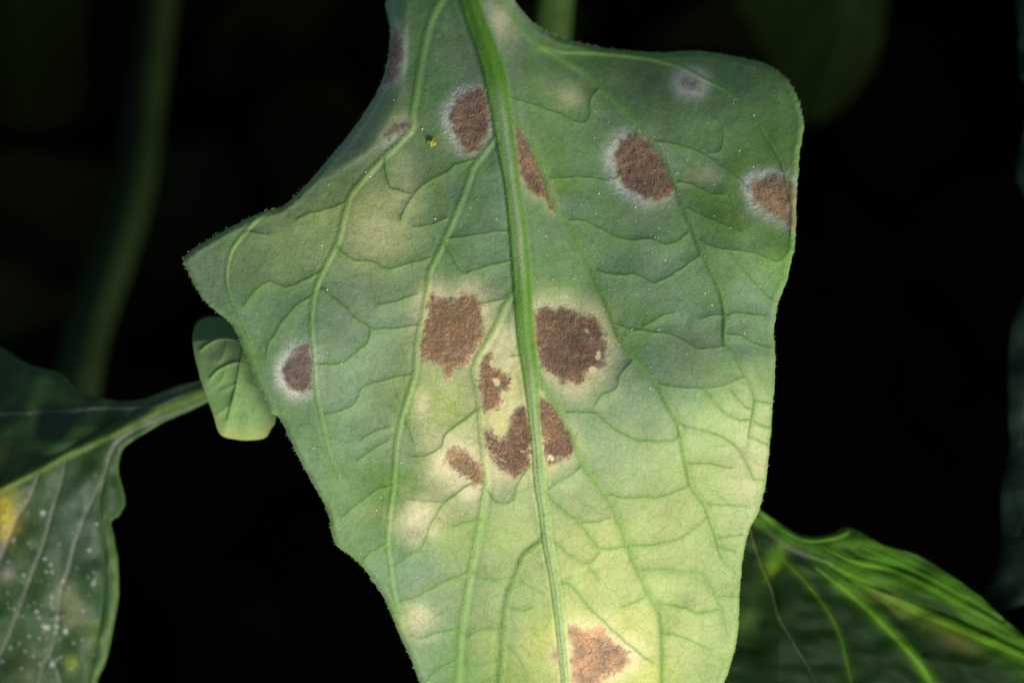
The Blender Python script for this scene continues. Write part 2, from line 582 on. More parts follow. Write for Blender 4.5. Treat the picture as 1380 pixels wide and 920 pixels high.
LAT = {  # points, half width at start and end
    'a': ([(612, -60), (600, -20), (594, 0), (584, 17), (575, 45), (567, 82), (560, 125), (555, 155), (555, 172), (540, 190), (517, 212), (499, 230),
           (482, 250), (470, 267), (462, 297), (455, 325), (440, 355), (428, 380), (421, 405), (419, 440), (422, 475), (425, 520), (429, 545), (437, 582), (446, 617), (457, 640)], 5.5, 3),
    'b': ([(672, 180), (660, 196), (648, 211), (637, 226), (626, 258), (611, 294), (597, 328), (586, 350), (579, 366), (575, 392), (570, 422), (564, 446), (561, 468), (558, 505),
           (547, 542), (537, 580), (532, 617), (530, 655), (525, 690), (522, 730), (526, 765), (531, 800), (541, 830)], 4.5, 3.5),
    'c': ([(372, 281), (358, 285), (346, 294), (332, 310), (318, 327), (308, 347), (305, 375), (310, 400), (320, 422), (338, 460)], 3.5, 2.5),
    'd': ([(655, -60), (667, -20), (684, 14), (710, 45), (740, 67), (762, 82), (790, 98), (811, 118), (837, 142), (860, 165), (875, 185), (887, 202), (896, 215), (905, 237), (915, 262),
           (927, 292), (936, 313), (945, 341), (955, 358), (967, 383), (974, 405), (977, 432), (977, 463), (992, 482), (1005, 507), (1015, 526), (1018, 546), (1014, 565), (1010, 590)], 6.5, 2.5),
    'e': ([(745, 69), (790, 70), (845, 74), (885, 81), (920, 91), (950, 107), (980, 123), (1005, 146), (1025, 172), (1043, 201), (1055, 226), (1061, 252), (1067, 280), (1066, 320)], 3.5, 2.2),
    'f': ([(676, 140), (690, 160), (712, 186), (725, 213), (735, 242), (748, 280), (764, 300), (777, 321), (792, 350), (805, 380), (817, 407), (830, 441), (837, 459), (852, 480), (870, 498),
           (887, 521), (900, 546), (914, 570), (920, 600), (926, 630), (932, 655), (947, 676), (956, 696), (965, 722), (971, 744), (980, 760), (994, 770)], 6.2, 2.5),
    'h': ([(718, 470), (722, 492), (729, 514), (740, 532), (756, 556), (770, 585), (778, 608), (790, 629), (805, 650), (814, 663), (828, 685), (840, 714), (848, 737), (857, 760), (867, 782),
           (878, 803), (888, 821), (893, 845), (895, 888), (894, 920), (893, 1010)], 6.0, 4.5),
    'i': ([(700, 385), (689, 398), (680, 412), (670, 436), (655, 463), (640, 488), (638, 506), (644, 530), (646, 556), (649, 592), (652, 625), (654, 655), (650, 680), (645, 711), (640, 737), (635, 762),
           (630, 792), (626, 818), (621, 852), (618, 900), (614, 1010)], 5.0, 5.5),
    'j': ([(736, 718), (731, 729), (717, 740), (705, 752), (697, 775), (687, 800), (681, 830), (679, 868), (675, 915), (671, 1010)], 4.5, 6.5),
}
TERT = [
    [(455, 335), (470, 347), (480, 351), (500, 352), (522, 363), (540, 359), (580, 348)],
    [(432, 367), (412, 377), (387, 387), (372, 383), (360, 381), (342, 393), (330, 412)],
    [(420, 400), (400, 412), (380, 435), (370, 452), (362, 463), (358, 480)],
    [(435, 390), (460, 410), (477, 427), (500, 442), (527, 442), (564, 438)],
    [(500, 445), (495, 462), (485, 470), (465, 487), (445, 491), (428, 492)],
    [(556, 505), (527, 510), (490, 523), (480, 542), (457, 555), (438, 558)],
    [(527, 575), (502, 583), (487, 593)], [(524, 593), (500, 607), (482, 620)],
    [(519, 214), (522, 240), (527, 253), (540, 257), (554, 262)],
    [(400, 296), (420, 287), (447, 281), (462, 274)], [(330, 312), (347, 314), (365, 317)],
    [(640, 214), (615, 222), (607, 230), (582, 242), (562, 257), (547, 280), (540, 297)],
    [(602, 294), (582, 303), (557, 306)], [(603, 322), (630, 319), (657, 314), (690, 312)],
    [(600, 328), (605, 340), (611, 350), (625, 368), (650, 360), (676, 354), (698, 350)],
    [(512, 411), (532, 407), (562, 396)], [(645, 411), (662, 406), (684, 402)],
    [(766, 298), (787, 298), (810, 309), (830, 319), (855, 324), (875, 322), (895, 329), (910, 327), (927, 315)],
    [(806, 366), (827, 371), (855, 370), (867, 374), (882, 381), (905, 371), (920, 362), (945, 344)],
    [(832, 437), (850, 444), (880, 448), (905, 451), (925, 462), (945, 471), (976, 466)],
    [(867, 441), (892, 426), (910, 421)], [(945, 430), (960, 425), (978, 426), (995, 422), (1032, 426)],
    [(944, 325), (965, 335), (1005, 339), (1030, 346), (1050, 353), (1062, 340)],
    [(925, 281), (950, 292), (975, 303), (1000, 313)], [(985, 342), (1005, 367), (1022, 388), (1042, 406)],
    [(979, 450), (1000, 454), (1010, 460), (1030, 468), (1042, 470)],
    [(888, 519), (915, 522), (935, 524), (970, 521), (1004, 508)],
    [(948, 522), (967, 550), (995, 565), (1012, 567), (1038, 578)],
    [(912, 568), (930, 576), (955, 582), (975, 590), (992, 603), (1005, 622), (1014, 645)],
    [(928, 624), (955, 625), (985, 631)],
    [(918, 583), (910, 592), (895, 595), (867, 594), (850, 589), (825, 575), (805, 560), (792, 557), (764, 556)],
    [(852, 485), (837, 505), (830, 525), (812, 533), (802, 546)],
    [(818, 667), (845, 671), (870, 669), (882, 672), (905, 666), (930, 654)],
    [(850, 735), (880, 735), (900, 730), (920, 725), (937, 712), (954, 698)],
    [(868, 769), (890, 769), (910, 771), (945, 774), (956, 788), (967, 806), (975, 826), (980, 856)],
    [(884, 812), (900, 815), (920, 819), (945, 827), (972, 821)], [(893, 853), (910, 856), (930, 862), (960, 877)],
    [(733, 662), (752, 682), (782, 705), (797, 727), (812, 740), (846, 737)], [(782, 705), (805, 704), (820, 697)],
    [(740, 727), (747, 732), (770, 750), (792, 761), (800, 756), (808, 745)], [(792, 761), (808, 782)],
    [(750, 790), (760, 787), (772, 790), (787, 810), (802, 825), (820, 843), (850, 870), (880, 893)], [(838, 818), (860, 810), (874, 800)],
    [(957, 680), (985, 681), (1009, 684)], [(968, 725), (1004, 722)], [(970, 737), (992, 745)], [(970, 804), (994, 804)],
    [(530, 655), (507, 662), (482, 680), (462, 696)], [(532, 660), (547, 672), (570, 676), (600, 677)],
    [(653, 651), (630, 655), (612, 668), (595, 684), (582, 707), (570, 737), (555, 747), (537, 760), (527, 764)],
    [(521, 733), (500, 745), (490, 757)], [(636, 770), (610, 780), (580, 795), (560, 806), (536, 812)],
    [(635, 768), (650, 780), (670, 782), (695, 778)], [(645, 702), (630, 704), (612, 710)], [(570, 742), (577, 752)],
    [(680, 847), (647, 850), (632, 858)], [(621, 850), (590, 852), (572, 860), (553, 857)], [(676, 889), (645, 897), (622, 889)],
    [(618, 889), (600, 896), (585, 908), (572, 925)], [(724, 622), (712, 632), (699, 652), (692, 675), (670, 677), (658, 662)],
    [(647, 548), (625, 567), (600, 585), (595, 603), (577, 612), (556, 617)],
    [(812, 118), (797, 132), (796, 155), (785, 167), (755, 155), (720, 142), (686, 132)],
    [(880, 190), (915, 196), (945, 207), (967, 222), (985, 234), (1000, 245), (1010, 256)], [(955, 206), (972, 202), (974, 172), (966, 160)],
    [(742, 242), (787, 239), (822, 244), (836, 236)], [(718, 480), (702, 479), (690, 481)],
    [(858, 180), (857, 192), (858, 215)], [(912, 246), (937, 250), (955, 260), (975, 262)], [(985, 527), (1000, 545), (1014, 552)],
    [(992, 79), (1020, 92), (1037, 107), (1050, 123)], [(1018, 540), (1042, 545)], [(1012, 590), (1036, 600)], [(1014, 645), (1030, 648)],
    [(700, 775), (712, 790), (735, 800)], [(684, 815), (700, 823), (720, 818)], [(683, 868), (695, 880), (712, 905)],
    [(545, 560), (552, 580), (560, 600)], [(730, 668), (745, 655), (770, 640), (785, 628)],
]
latq = np.full(g.shape, 1e3)
lat_id = np.zeros(g.shape, int)
lat_in = np.zeros(g.shape)
dvein = np.full(g.shape, 1e3)
panel = np.zeros(g.shape)
lat_names = {}
for k, (key, (pts, w0, w1)) in enumerate(LAT.items()):
    p = spline(pts, 4)
    w = np.linspace(w0 * 0.9, w1 * 0.8, len(p))
    d, q, s = g.line(p, 90, w)
    inner = np.sign(s) * (1 if np.mean(p[:, 0]) > 690 else -1)     # > 0 on the midrib side
    b = q < latq
    latq = np.where(b, q, latq)
    lat_id = np.where(b & (q < 0.95), k + 2, lat_id)
    lat_in = np.where(b, inner, lat_in)
    dvein = np.minimum(dvein, d)
    amp = 5.0 if p[:, 0].mean() > 700 else 2.2
    panel += amp * np.exp(-d / 22.0) * sstep(-9, 12, np.where(inner > 0, d, -d)) * sstep(90, 60, d)
    lat_names[k + 2] = 'vein'
tq = np.full(g.shape, 1e3)
for i, pts in enumerate(TERT):
    p = spline(pts, 5)
    p = p + np.stack([(vnoise(p[:, 0], p[:, 1], 9, 30) - 0.5) * 2.5, (vnoise(p[:, 0], p[:, 1], 9, 31) - 0.5) * 2.5], 1)
    wid = np.full(len(p), 2.0 if len(pts) > 4 else 1.5) * np.linspace(1.1, 0.8, len(p))
    if i == 34:
        wid = np.linspace(4.0, 1.8, len(p))
    d, q, s = g.line(p, 26, wid)
    tq = np.minimum(tq, q)
    dvein = np.minimum(dvein, d)
dvein = np.minimum(dvein, np.maximum(midD - mid_w, 0))
dvein = np.minimum(dvein, 26)

# overall bend of the blade: nearest in the middle, falling back towards both ends and past the folded upper margin
dm = np.abs(U - mid_u)
Y = (0.00074 + 0.00006 * sstep(640, 800, U)) * (V - 520) ** 2
Y = np.where(V < 520, Y, 0.00058 * (V - 520) ** 2)
Y += 0.13 * np.sqrt(dm ** 2 + 20 ** 2)
upper_right = sstep(640, 880, U)
Y += upper_right * (0.10 * np.sqrt(np.maximum(575 - V, 0) ** 2 + 40 ** 2) - 0.12 * np.maximum(U - 740, 0) * sstep(620, 470, V))
Y += 0.0004 * np.maximum(430 - U, 0) ** 2 + 0.10 * np.maximum(430 - U, 0)
d_u = np.interp(V, spline(LAT['d'][0], 4)[:, 1], spline(LAT['d'][0], 4)[:, 0])
Y += 0.28 * np.where(V > 330, np.maximum(U - d_u, 0), 0) * sstep(330, 420, V)
Y += 0.0022 * np.maximum(150 - V, 0) ** 2 * sstep(640, 850, U)
ridge = spline([(210, 352), (262, 338), (315, 309), (347, 292), (372, 281), (405, 262), (440, 243), (478, 220), (508, 194), (528, 160), (540, 120), (546, 80), (550, 17), (556, -70)], 4)
rd, _, rs = g.line(ridge, 130)
fold = np.where(rs < 0, np.minimum(rd, 130), 0)
fold = np.where((U < 600) & (V < 360), fold, 0)
Y += 0.5 * (np.sqrt(fold ** 2 + 10 ** 2) - 10) + 0.0015 * fold ** 2
for (cu, cv_, ru, rv, a) in [(900, 545, 95, 80, -30), (800, 330, 60, 90, 5), (950, 690, 60, 90, -8), (800, 720, 45, 80, -6), (590, 700, 70, 60, -6),
                             (480, 440, 60, 60, -5), (500, 560, 50, 60, 5), (910, 160, 100, 60, -8), (860, 560, 40, 40, 5), (1000, 330, 50, 60, -5), (910, 800, 30, 26, 7)]:
    Y += a * np.exp(-((U - cu) / ru) ** 2 - ((V - cv_) / rv) ** 2)
for _ in range(14):
    p_ = np.pad(panel, 1, mode='edge')
    panel = (p_[1:-1, 1:-1] + p_[:-2, 1:-1] + p_[2:, 1:-1] + p_[1:-1, :-2] + p_[1:-1, 2:]) / 5
Y += panel * sstep(0.9, 2.2, midQ)
Y += (fbm(U, V, 90, 12, 2) - 0.5) * 9

# fine relief (towards the camera is positive)
H = np.zeros(g.shape)
H -= 3.6 * (1 - np.exp(-dvein / 14.0))
H += (fbm(U, V, 14, 25, 3) - 0.5) * 1.6
H += 0.8 * np.clip(1 - tq ** 2, 0, 1)
prof = np.clip(1 - latq ** 2, 0, 1) ** 1.1
lat_fade = np.where(lat_in > -2, 1.0, 1.0)
lat_h = 0.4
H *= 0.6
H = H * (1 - prof) + lat_h * prof + np.maximum(H, 0) * 0
H -= 0.6 * np.exp(-((latq - 1.7) / 0.8) ** 2) * np.where(lat_in > 0, 1.0, 0.35)
mprof = np.clip(1 - midQ ** 2, 0, 1) ** 0.65
H = H * (1 - mprof) + (0.30 * mid_w + 1.5 * np.cos(midQ * 6.5) * 0.35) * mprof
H -= 0.9 * np.exp(-((midQ - 1.2) / 0.25) ** 2)
H -= 5.0 * np.exp(-dedge / 3.5) - 1.0 * np.exp(-((dedge - 6) / 4) ** 2)

# colours
GREY, GREEN, BLUE = (0.182, 0.298, 0.118), (0.122, 0.25, 0.032), (0.22, 0.315, 0.19)
YEL, LIME, CREAM = (0.66, 0.64, 0.15), (0.46, 0.53, 0.205), (0.88, 0.76, 0.47)
col = np.empty(g.shape + (3,))
col[:] = GREY
col = mixc(col, GREEN, sstep(0.42, 0.7, fbm(U, V, 110, 2, 3)) * 0.8)
col = mixc(col, GREEN, sstep(230, 60, V) * 0.45)
col = mixc(col, BLUE, sstep(0.45, 0.7, fbm(U, V, 70, 8, 3)) * 0.55)
for (bu_, bv_, ru, rv, s) in [(480, 420, 60, 70, .8), (470, 530, 50, 80, .6), (850, 540, 60, 60, .8), (830, 600, 50, 50, .8), (770, 650, 40, 40, .7), (560, 770, 60, 40, .8), (600, 830, 60, 60, .5), (870, 560, 60, 50, .5), (1005, 400, 40, 60, .6), (530, 470, 60, 60, .4), (900, 380, 90, 60, .3), (650, 300, 40, 60, .3), (560, 900, 50, 40, .7)]:
    col = mixc(col, BLUE, blob(g, bu_, bv_, ru, rv, 0, .4, 9) * s)
for (bu_, bv_, ru, rv, c, s) in [
        (830, 770, 160, 170, LIME, .66), (965, 650, 80, 110, LIME, .5), (700, 720, 90, 90, LIME, .55), (930, 850, 90, 90, LIME, .5), (420, 320, 110, 50, LIME, .40), (520, 270, 50, 90, LIME, .75),
        (510, 300, 34, 48, YEL, .35), (505, 310, 40, 46, CREAM, .3), (545, 250, 22, 40, CREAM, .25), (430, 285, 40, 18, YEL, .2), (610, 560, 70, 70, LIME, .75), (590, 530, 60, 40, YEL, .25),
        (686, 500, 26, 56, YEL, .8), (680, 470, 22, 40, CREAM, .85), (676, 562, 26, 26, YEL, 1.0), (676, 568, 16, 14, YEL, 1.0), (685, 560, 14, 14, CREAM, .25), (622, 628, 46, 36, CREAM, .85), (630, 655, 28, 24, CREAM, .75),
        (570, 548, 13, 26, CREAM, .55), (563, 700, 26, 26, CREAM, .85), (585, 690, 24, 30, CREAM, .4), (610, 720, 30, 30, LIME, .4), (563, 835, 24, 24, CREAM, .6), (500, 690, 30, 14, CREAM, .12),
        (765, 130, 30, 22, LIME, .55), (770, 132, 16, 12, CREAM, .35), (835, 112, 30, 12, LIME, .25), (945, 236, 22, 16, CREAM, .30), (780, 870, 90, 60, YEL, .65), (850, 905, 60, 34, YEL, .65), (700, 870, 40, 40, YEL, .35),
        (808, 750, 60, 70, YEL, .25), (845, 872, 26, 22, CREAM, .6), (700, 790, 60, 100, LIME, .2), (900, 690, 60, 80, YEL, .15), (795, 520, 30, 30, LIME, .5), (676, 28, 20, 30, CREAM, .7),
        (620, 185, 40, 26, LIME, .5), (1020, 620, 26, 100, CREAM, .22), (1000, 640, 30, 80, CREAM, .18), (760, 412, 60, 20, LIME, .5), (690, 850, 30, 60, BLUE, .4)]:
    col = mixc(col, c, blob(g, bu_, bv_, ru, rv, 0, .45, int(bu_) % 50) * s)
col *= (0.88 + 0.24 * fbm(U, V, 26, 14, 3))[..., None]
col *= (0.93 + 0.14 * vnoise(U, V, 3.2, 15))[..., None]

col = mixc(col, (0.30, 0.36, 0.27), sstep(4, 30, fold) * 0.55)  # folded strip painted paler to lift it out of its shade
# mould patches: outline, halo colour, halo width, halo strength, tint of the felt
WHITE, STRAW = (0.76, 0.75, 0.63), (0.76, 0.67, 0.38)
DARKB, REDB, GREYB, PALEB = (0.265, 0.168, 0.105), (0.41, 0.262, 0.145), (0.22, 0.165, 0.13), (0.50, 0.325, 0.20)
MOULD = [
    ([(651, 121), (656, 140), (658, 175), (652, 190), (641, 203), (630, 204), (619, 193), (610, 172), (604, 156), (612, 140), (627, 127)], WHITE, 9, .85, DARKB),
    ([(690, 164), (705, 180), (717, 205), (729, 232), (739, 257), (748, 283), (741, 277), (734, 266), (720, 262), (706, 246), (699, 228), (695, 200)], STRAW, 7, .35, DARKB),
    ([(842, 186), (857, 182), (866, 182), (877, 192), (890, 212), (905, 237), (908, 252), (902, 265), (885, 270), (867, 268), (850, 257), (835, 242), (826, 214), (832, 196)], WHITE, 11, .8, DARKB),
    ([(1010, 245), (1027, 239), (1052, 238), (1067, 249), (1079, 267), (1079, 310), (1062, 303), (1045, 291), (1036, 290), (1020, 277), (1013, 262)], WHITE, 9, .9, REDB),
    ([(576, 408), (583, 395), (592, 402), (602, 404), (616, 402), (627, 396), (640, 400), (648, 412), (649, 440), (650, 456), (637, 480), (631, 492), (617, 496), (603, 510), (594, 497), (572, 481), (566, 467), (570, 445), (572, 428)], STRAW, 16, .85, REDB),
    ([(720, 425), (730, 415), (748, 419), (762, 416), (777, 427), (798, 426), (811, 445), (817, 472), (810, 495), (795, 502), (786, 517), (770, 519), (750, 510), (732, 495), (724, 467), (721, 443)], STRAW, 16, .6, DARKB),
    ([(659, 476), (663, 489), (672, 496), (686, 510), (685, 523), (675, 528), (681, 541), (670, 550), (652, 556), (648, 530), (645, 502), (651, 487)], STRAW, 15, .7, REDB),
    ([(707, 548), (713, 570), (717, 595), (716, 619), (699, 640), (684, 635), (666, 626), (659, 614), (651, 602), (653, 577), (672, 590), (688, 578), (693, 560), (700, 550)], STRAW, 13, .65, DARKB),
    ([(725, 536), (738, 541), (753, 560), (770, 582), (776, 606), (765, 616), (750, 618), (739, 627), (735, 605), (729, 575)], STRAW, 9, .45, DARKB),
    ([(606, 606), (626, 606), (643, 621), (653, 638), (643, 650), (626, 640), (610, 634), (601, 620)], CREAM, 18, .6, (0.47, 0.31, 0.18)),
    ([(415, 463), (421, 472), (421, 521), (410, 529), (396, 526), (385, 515), (381, 500), (389, 482), (401, 467)], WHITE, 9, 1.0, GREYB),
    ([(768, 845), (790, 847), (810, 843), (822, 859), (839, 872), (848, 884), (842, 898), (826, 909), (809, 913), (813, 940), (777, 945), (771, 905), (767, 872)], STRAW, 15, .75, PALEB),
    ([(747, 876), (753, 874), (754, 892), (748, 892)], STRAW, 8, .4, PALEB),
    ([(535, 36), (541, 56), (541, 76), (535, 100), (526, 112), (519, 112), (522, 88), (528, 50)], WHITE, 8, .6, GREYB),
    ([(549, 163), (548, 173), (532, 181), (520, 187), (518, 182), (529, 172), (540, 165)], STRAW, 9, .55, GREYB),
    ([(918, 109), (930, 104), (942, 108), (943, 118), (934, 122), (922, 119)], (0.90, 0.86, 0.66), 11, .85, (0.25, 0.165, 0.105)),
]
for (bu_, bv_, ru, rv, an, s_) in [(528, 190, 20, 4, -0.45, .8), (546, 78, 4, 42, 0.05, .6), (470, 222, 60, 5, -0.5, .35), (536, 112, 5, 14, 0.4, .5)]:
    col = mixc(col, (0.62, 0.62, 0.52), blob(g, bu_, bv_, ru, rv, an) * s_)
HOLES = [(669, 516, 8, 7), (806, 479, 5, 9), (800, 499, 9, 5), (610, 646, 10, 7), (678, 620, 12, 3), (741, 617, 6, 5), (704, 608, 8, 3), (790, 447, 8, 4), (664, 490, 6, 6)]
edge_noise = (fbm(U * 1.0, V * 1.0, 6, 33, 3) - 0.5) * 13 + (fbm(U, V, 24, 37, 2) - 0.5) * 7
hole = np.zeros(g.shape)
for (hu, hv, ru, rv) in HOLES:
    hole = np.maximum(hole, blob(g, hu, hv, ru, rv, 0.5 if ru > rv else 0, .6, 71))
col = mixc(col, (0.66, 0.60, 0.32), hole * 0.9)
pid = np.zeros(g.shape, int)
mould_alpha = np.zeros(g.shape)
mould_sd = []
fid = lat_id.copy()
fid[midQ < 0.97] = 1
for k, (poly, hc, hw, hs, tint) in enumerate(MOULD):
    faint = False
    p = spline(poly, 3, True)
    sd = g.sdist(p, 45)
    near = sd < 44.5
    sd2 = sd + np.where(near, edge_noise * (0.7 if k < 13 else 0.4), 0)
    if k in (5, 6, 7, 8, 9):
        sd2 = sd2 + 18 * sstep(0.4, 0.8, hole)
    mould_sd.append(sd2)
    streak = 0.85 + 0.3 * fbm(U * 0.8 + V * .3, V * .5, 6, 44, 2)
    halo = np.exp(-(np.maximum(sd2 * 0.5 + sd * 0.5, 0) / (hw * 1.25)) ** 2) * hs * near
    if hc is WHITE:
        halo = halo * (0.35 + 0.65 * sstep(10, -25, (U - p[:, 0].mean()) * (1 if k not in (3,) else 0.4) + (V - p[:, 1].mean()) * (0.2 if k not in (2, 10) else -0.25)))
    if k == 4:
        halo = halo * (0.45 + 0.55 * sstep(470, 405, V))
    col = mixc(col, hc, halo * streak)
    a = sstep(6, -6, sd2 + (fbm(U, V, 10, 39, 2) - .5) * 8 * near) * near * (0.75 if k == 15 else 1.0)
    col = mixc(col, np.array(tint) * 0.85, a)
    mould_alpha = np.maximum(mould_alpha, a)
    if not faint:
        pid = np.where((sd2 < 0) & near, 20 + k, pid)
rough_felt = (fbm(U, V * 1.0, 7, 51, 3) - 0.35) * 1.6
H += mould_alpha * (0.6 + rough_felt) * (fid == 0)
fib_tint = (0.62 + 0.76 * fbm(U, V, 30, 58, 3)) * (0.85 + 0.4 * fbm(U * 1.0 + V * 0.5, V * 1.3, 4.5, 53, 3))
warm = sstep(0.45, 0.7, fbm(U, V, 16, 56, 2))
mm_ = (mould_alpha * (fid == 0))[..., None]
col = col * (1 - mm_) + mm_ * col * fib_tint[..., None] * (1 + 0.25 * warm[..., None] * np.array([1.4, 0.9, 0.4]))
fid = np.where((fid == 0) & (pid > 0), pid, fid)

# veins
tm = np.clip(1.25 - tq, 0, 1) * (1 - 0.75 * mould_alpha)
TV = np.array((0.10, 0.225, 0.035))
lit = sstep(560, 720, V)  # small veins painted brighter where the lower blade is sunlit
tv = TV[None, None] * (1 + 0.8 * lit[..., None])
fade = 0.35 + 0.65 * sstep(0.3, 0.6, fbm(U, V, 45, 61, 2))
m_ = (np.clip(tm * 0.72 * fade, 0, 1))[..., None]
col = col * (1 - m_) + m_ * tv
soft = np.exp(-(np.minimum(tq, 50) / 2.6) ** 2)[..., None] * 0.25 * (1 - mould_alpha[..., None])
col = col * (1 - soft) + soft * np.array((0.12, 0.25, 0.055))
lit2 = sstep(450, 680, V)[..., None]  # sunlit part: side veins get a lighter painted tone here
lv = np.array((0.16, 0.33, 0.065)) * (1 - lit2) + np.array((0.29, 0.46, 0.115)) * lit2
halo_v = (np.exp(-(np.minimum(latq, 50) / 2.0) ** 2) * 0.35 * (1 - mould_alpha))[..., None]
col = col * (1 - halo_v) + halo_v * np.array((0.12, 0.25, 0.05))
lm = (sstep(1.4, 0.3, latq) * (0.55 - 0.27 * (U < 690)) * (0.7 + 0.5 * fbm(U, V, 50, 68, 2)))[..., None]
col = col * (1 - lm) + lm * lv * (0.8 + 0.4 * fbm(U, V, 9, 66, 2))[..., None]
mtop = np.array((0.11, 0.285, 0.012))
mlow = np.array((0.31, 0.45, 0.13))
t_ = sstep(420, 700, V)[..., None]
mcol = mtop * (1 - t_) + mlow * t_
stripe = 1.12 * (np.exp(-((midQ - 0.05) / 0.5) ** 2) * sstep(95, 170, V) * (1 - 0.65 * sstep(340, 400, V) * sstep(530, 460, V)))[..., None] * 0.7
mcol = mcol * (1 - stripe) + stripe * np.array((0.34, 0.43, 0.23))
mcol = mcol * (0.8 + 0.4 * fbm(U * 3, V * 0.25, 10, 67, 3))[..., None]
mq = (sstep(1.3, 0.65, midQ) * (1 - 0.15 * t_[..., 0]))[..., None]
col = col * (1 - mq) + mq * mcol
em = (np.exp(-(dedge / 3.0) ** 2) * 0.7)[..., None]
col = col * (1 - em) + em * np.array((0.17, 0.31, 0.06))
# small browned nicks along the margin
for (bu_, bv_) in [(450, 715), (1072, 300), (446, 700), (640, 655), (990, 290), (612, 668), (592, 700)]:
    col = mixc(col, (0.25, 0.13, 0.07), blob(g, bu_, bv_, 4, 4) * 0.5)

depth = Y - H
names = {1: 'midrib', **lat_names}
for k in range(len(MOULD)):
    names[20 + k] = 'mould_patch'
main = thing('spotted_leaf', place(690., 460., 40.), 'large pale green leaf seen from below with round brown mould patches', 'leaf')
parts = build_leaf(main, g, outline, depth, col, fid, names, {'blade': MAT_UNDER, 'mould_patch': MAT_MOULD}, 3.0, 'upper_surface', MAT_UPPER, (0.035, 0.075, 0.025), 4.0)
for k, o in parts.items():
    if k == 23:
        o['label'] = 'reddish mould patch cut by the right margin'
    if k == 31:
        o['label'] = 'tan mould patch near the tip'
    if k == 30:
        o['label'] = 'grey brown mould patch with a white rim'


def strands(u, v, ang, length, width, lift, bend, gg, dep):
    """Flat tapered strands lying on a surface: returns vertices and triangles/quads in world space."""
    n = len(u)
    ts = np.array([0, 0.5, 1.0])
    VV = []
    du, dv = np.cos(ang), np.sin(ang)
    for i, t in enumerate(ts):
        cu = u + du * length * t - dv * bend * length * t * t
        cv2 = v + dv * length * t + du * bend * length * t * t
        base = gg.sample(dep, cu, cv2)
        h = 0.3 + lift * (t * (2 - t))
        w = width * (1 - 0.75 * t) * 0.5
        for e in ((-1, 1) if i < 2 else (0,)):
            VV.append(place(cu - dv * w * e, cv2 + du * w * e, base - h))
    VV = np.stack(VV, 1)
    off = (np.arange(n) * 5)[:, None]
    quads = np.array([[0, 1, 3, 2]]) + off
    tris = np.array([[2, 3, 4]]) + off
    return VV.reshape(-1, 3), quads, tris


ins_a = g.inside(outline).astype(float)
# fibres of the mould, one tuft mesh per patch
for k, (poly, hc, hw, hs, tint) in enumerate(MOULD):
    if 20 + k not in parts:
        continue
    sd2 = mould_sd[k]
    lo, hi = np.min(poly, 0) - 6, np.max(poly, 0) + 6
    area = (hi - lo).prod()
    n = int(area * (0.30 if k in (1, 4, 5, 6, 7, 8, 9) else 0.12))
    fu, fv = rng.uniform(lo[0], hi[0], n), rng.uniform(lo[1], hi[1], n)
    s = g.sample(sd2, fu, fv)
    ok = (s < rng.uniform(-12, 3.0, n)) & (g.sample(midQ, fu, fv) > 1.05) & (g.sample(latq, fu, fv) > 1.0) & (g.sample(dedge, fu, fv) > 5) & (g.sample(ins_a, fu, fv) > 0.99)
    fu, fv, n = fu[ok], fv[ok], ok.sum()
    if n < 5:
        continue
    ang = 0.5 + (fbm(fu, fv, 18, 81, 2) - 0.5) * 7 + rng.normal(0, 0.5, n)
    ln = rng.uniform(3.5, 8.0, n)
    vv, q, t = strands(fu, fv, ang, ln, rng.uniform(0.5, 0.95, n), rng.uniform(0.3, 1.5, n), rng.normal(0, 0.25, n), g, depth)
    base = np.array(tint)[None] * (rng.uniform(0.82, 1.18, n) * (0.55 + 0.9 * fbm(fu, fv, 30, 58, 3)))[:, None] * (1 + 0.12 * np.array([[1.0, 0.2, -0.8]]) * rng.normal(0, 1, n)[:, None])
    pale = rng.random(n) < 0.09
    base[pale] = np.array((0.55, 0.38, 0.21)) * rng.uniform(0.6, 1.1, pale.sum())[:, None] * (1.0 if tint is not GREYB else 0.6)
    dark = rng.random(n) < 0.10
    base[dark] *= 0.72
    o = mesh_object('mould_fibre', vv, [q, t], MAT_MOULD, parts[20 + k], np.repeat(base, 5, 0))
    o['kind'] = 'stuff'

# pale fuzz on the white rims, hairs along the margin and the veins
hu, hv, ha, hl = [], [], [], []
per = np.concatenate([[0], np.cumsum(np.linalg.norm(np.diff(outline, axis=0), axis=1))])
for q in np.arange(0, per[-1], 1.6):
    j = min(np.searchsorted(per, q), len(outline) - 2)
    if rng.random() < 0.72:
        continue
    a, b = outline[j], outline[j + 1]
    e = b - a
    nrm = math.atan2(-e[0], e[1])
    hu.append(a[0]); hv.append(a[1])
    ctr = np.array([720, 480]) - a
    out = math.atan2(-ctr[1], -ctr[0])
    c1 = nrm if math.cos(nrm - out) > 0 else nrm + math.pi
    ha.append(c1 + rng.normal(0, 0.5)); hl.append(rng.uniform(1.2, 3.6))
hu, hv, ha, hl = map(np.array, (hu, hv, ha, hl))
vv, q, t = strands(hu, hv, ha, hl, np.full(len(hu), 0.7), np.full(len(hu), 0.5), rng.normal(0, 0.2, len(hu)), g, depth)
o = mesh_object('margin_hair', vv, [q, t], MAT_UNDER, main, np.full((len(vv), 3), (0.30, 0.4, 0.2)))
o['kind'] = 'stuff'
cand = np.argwhere(((latq < 1.0) | (midQ < 0.95)) & (V > 130))
cand = cand[rng.choice(len(cand), 1500, replace=False)]
vu, vv_ = g.u[cand[:, 1]], g.v[cand[:, 0]]
n = len(vu)
vv, q, t = strands(vu, vv_, rng.uniform(0, 6.28, n), rng.uniform(1.5, 4, n), np.full(n, 0.55), rng.uniform(0.5, 2, n), rng.normal(0, .2, n), g, depth)
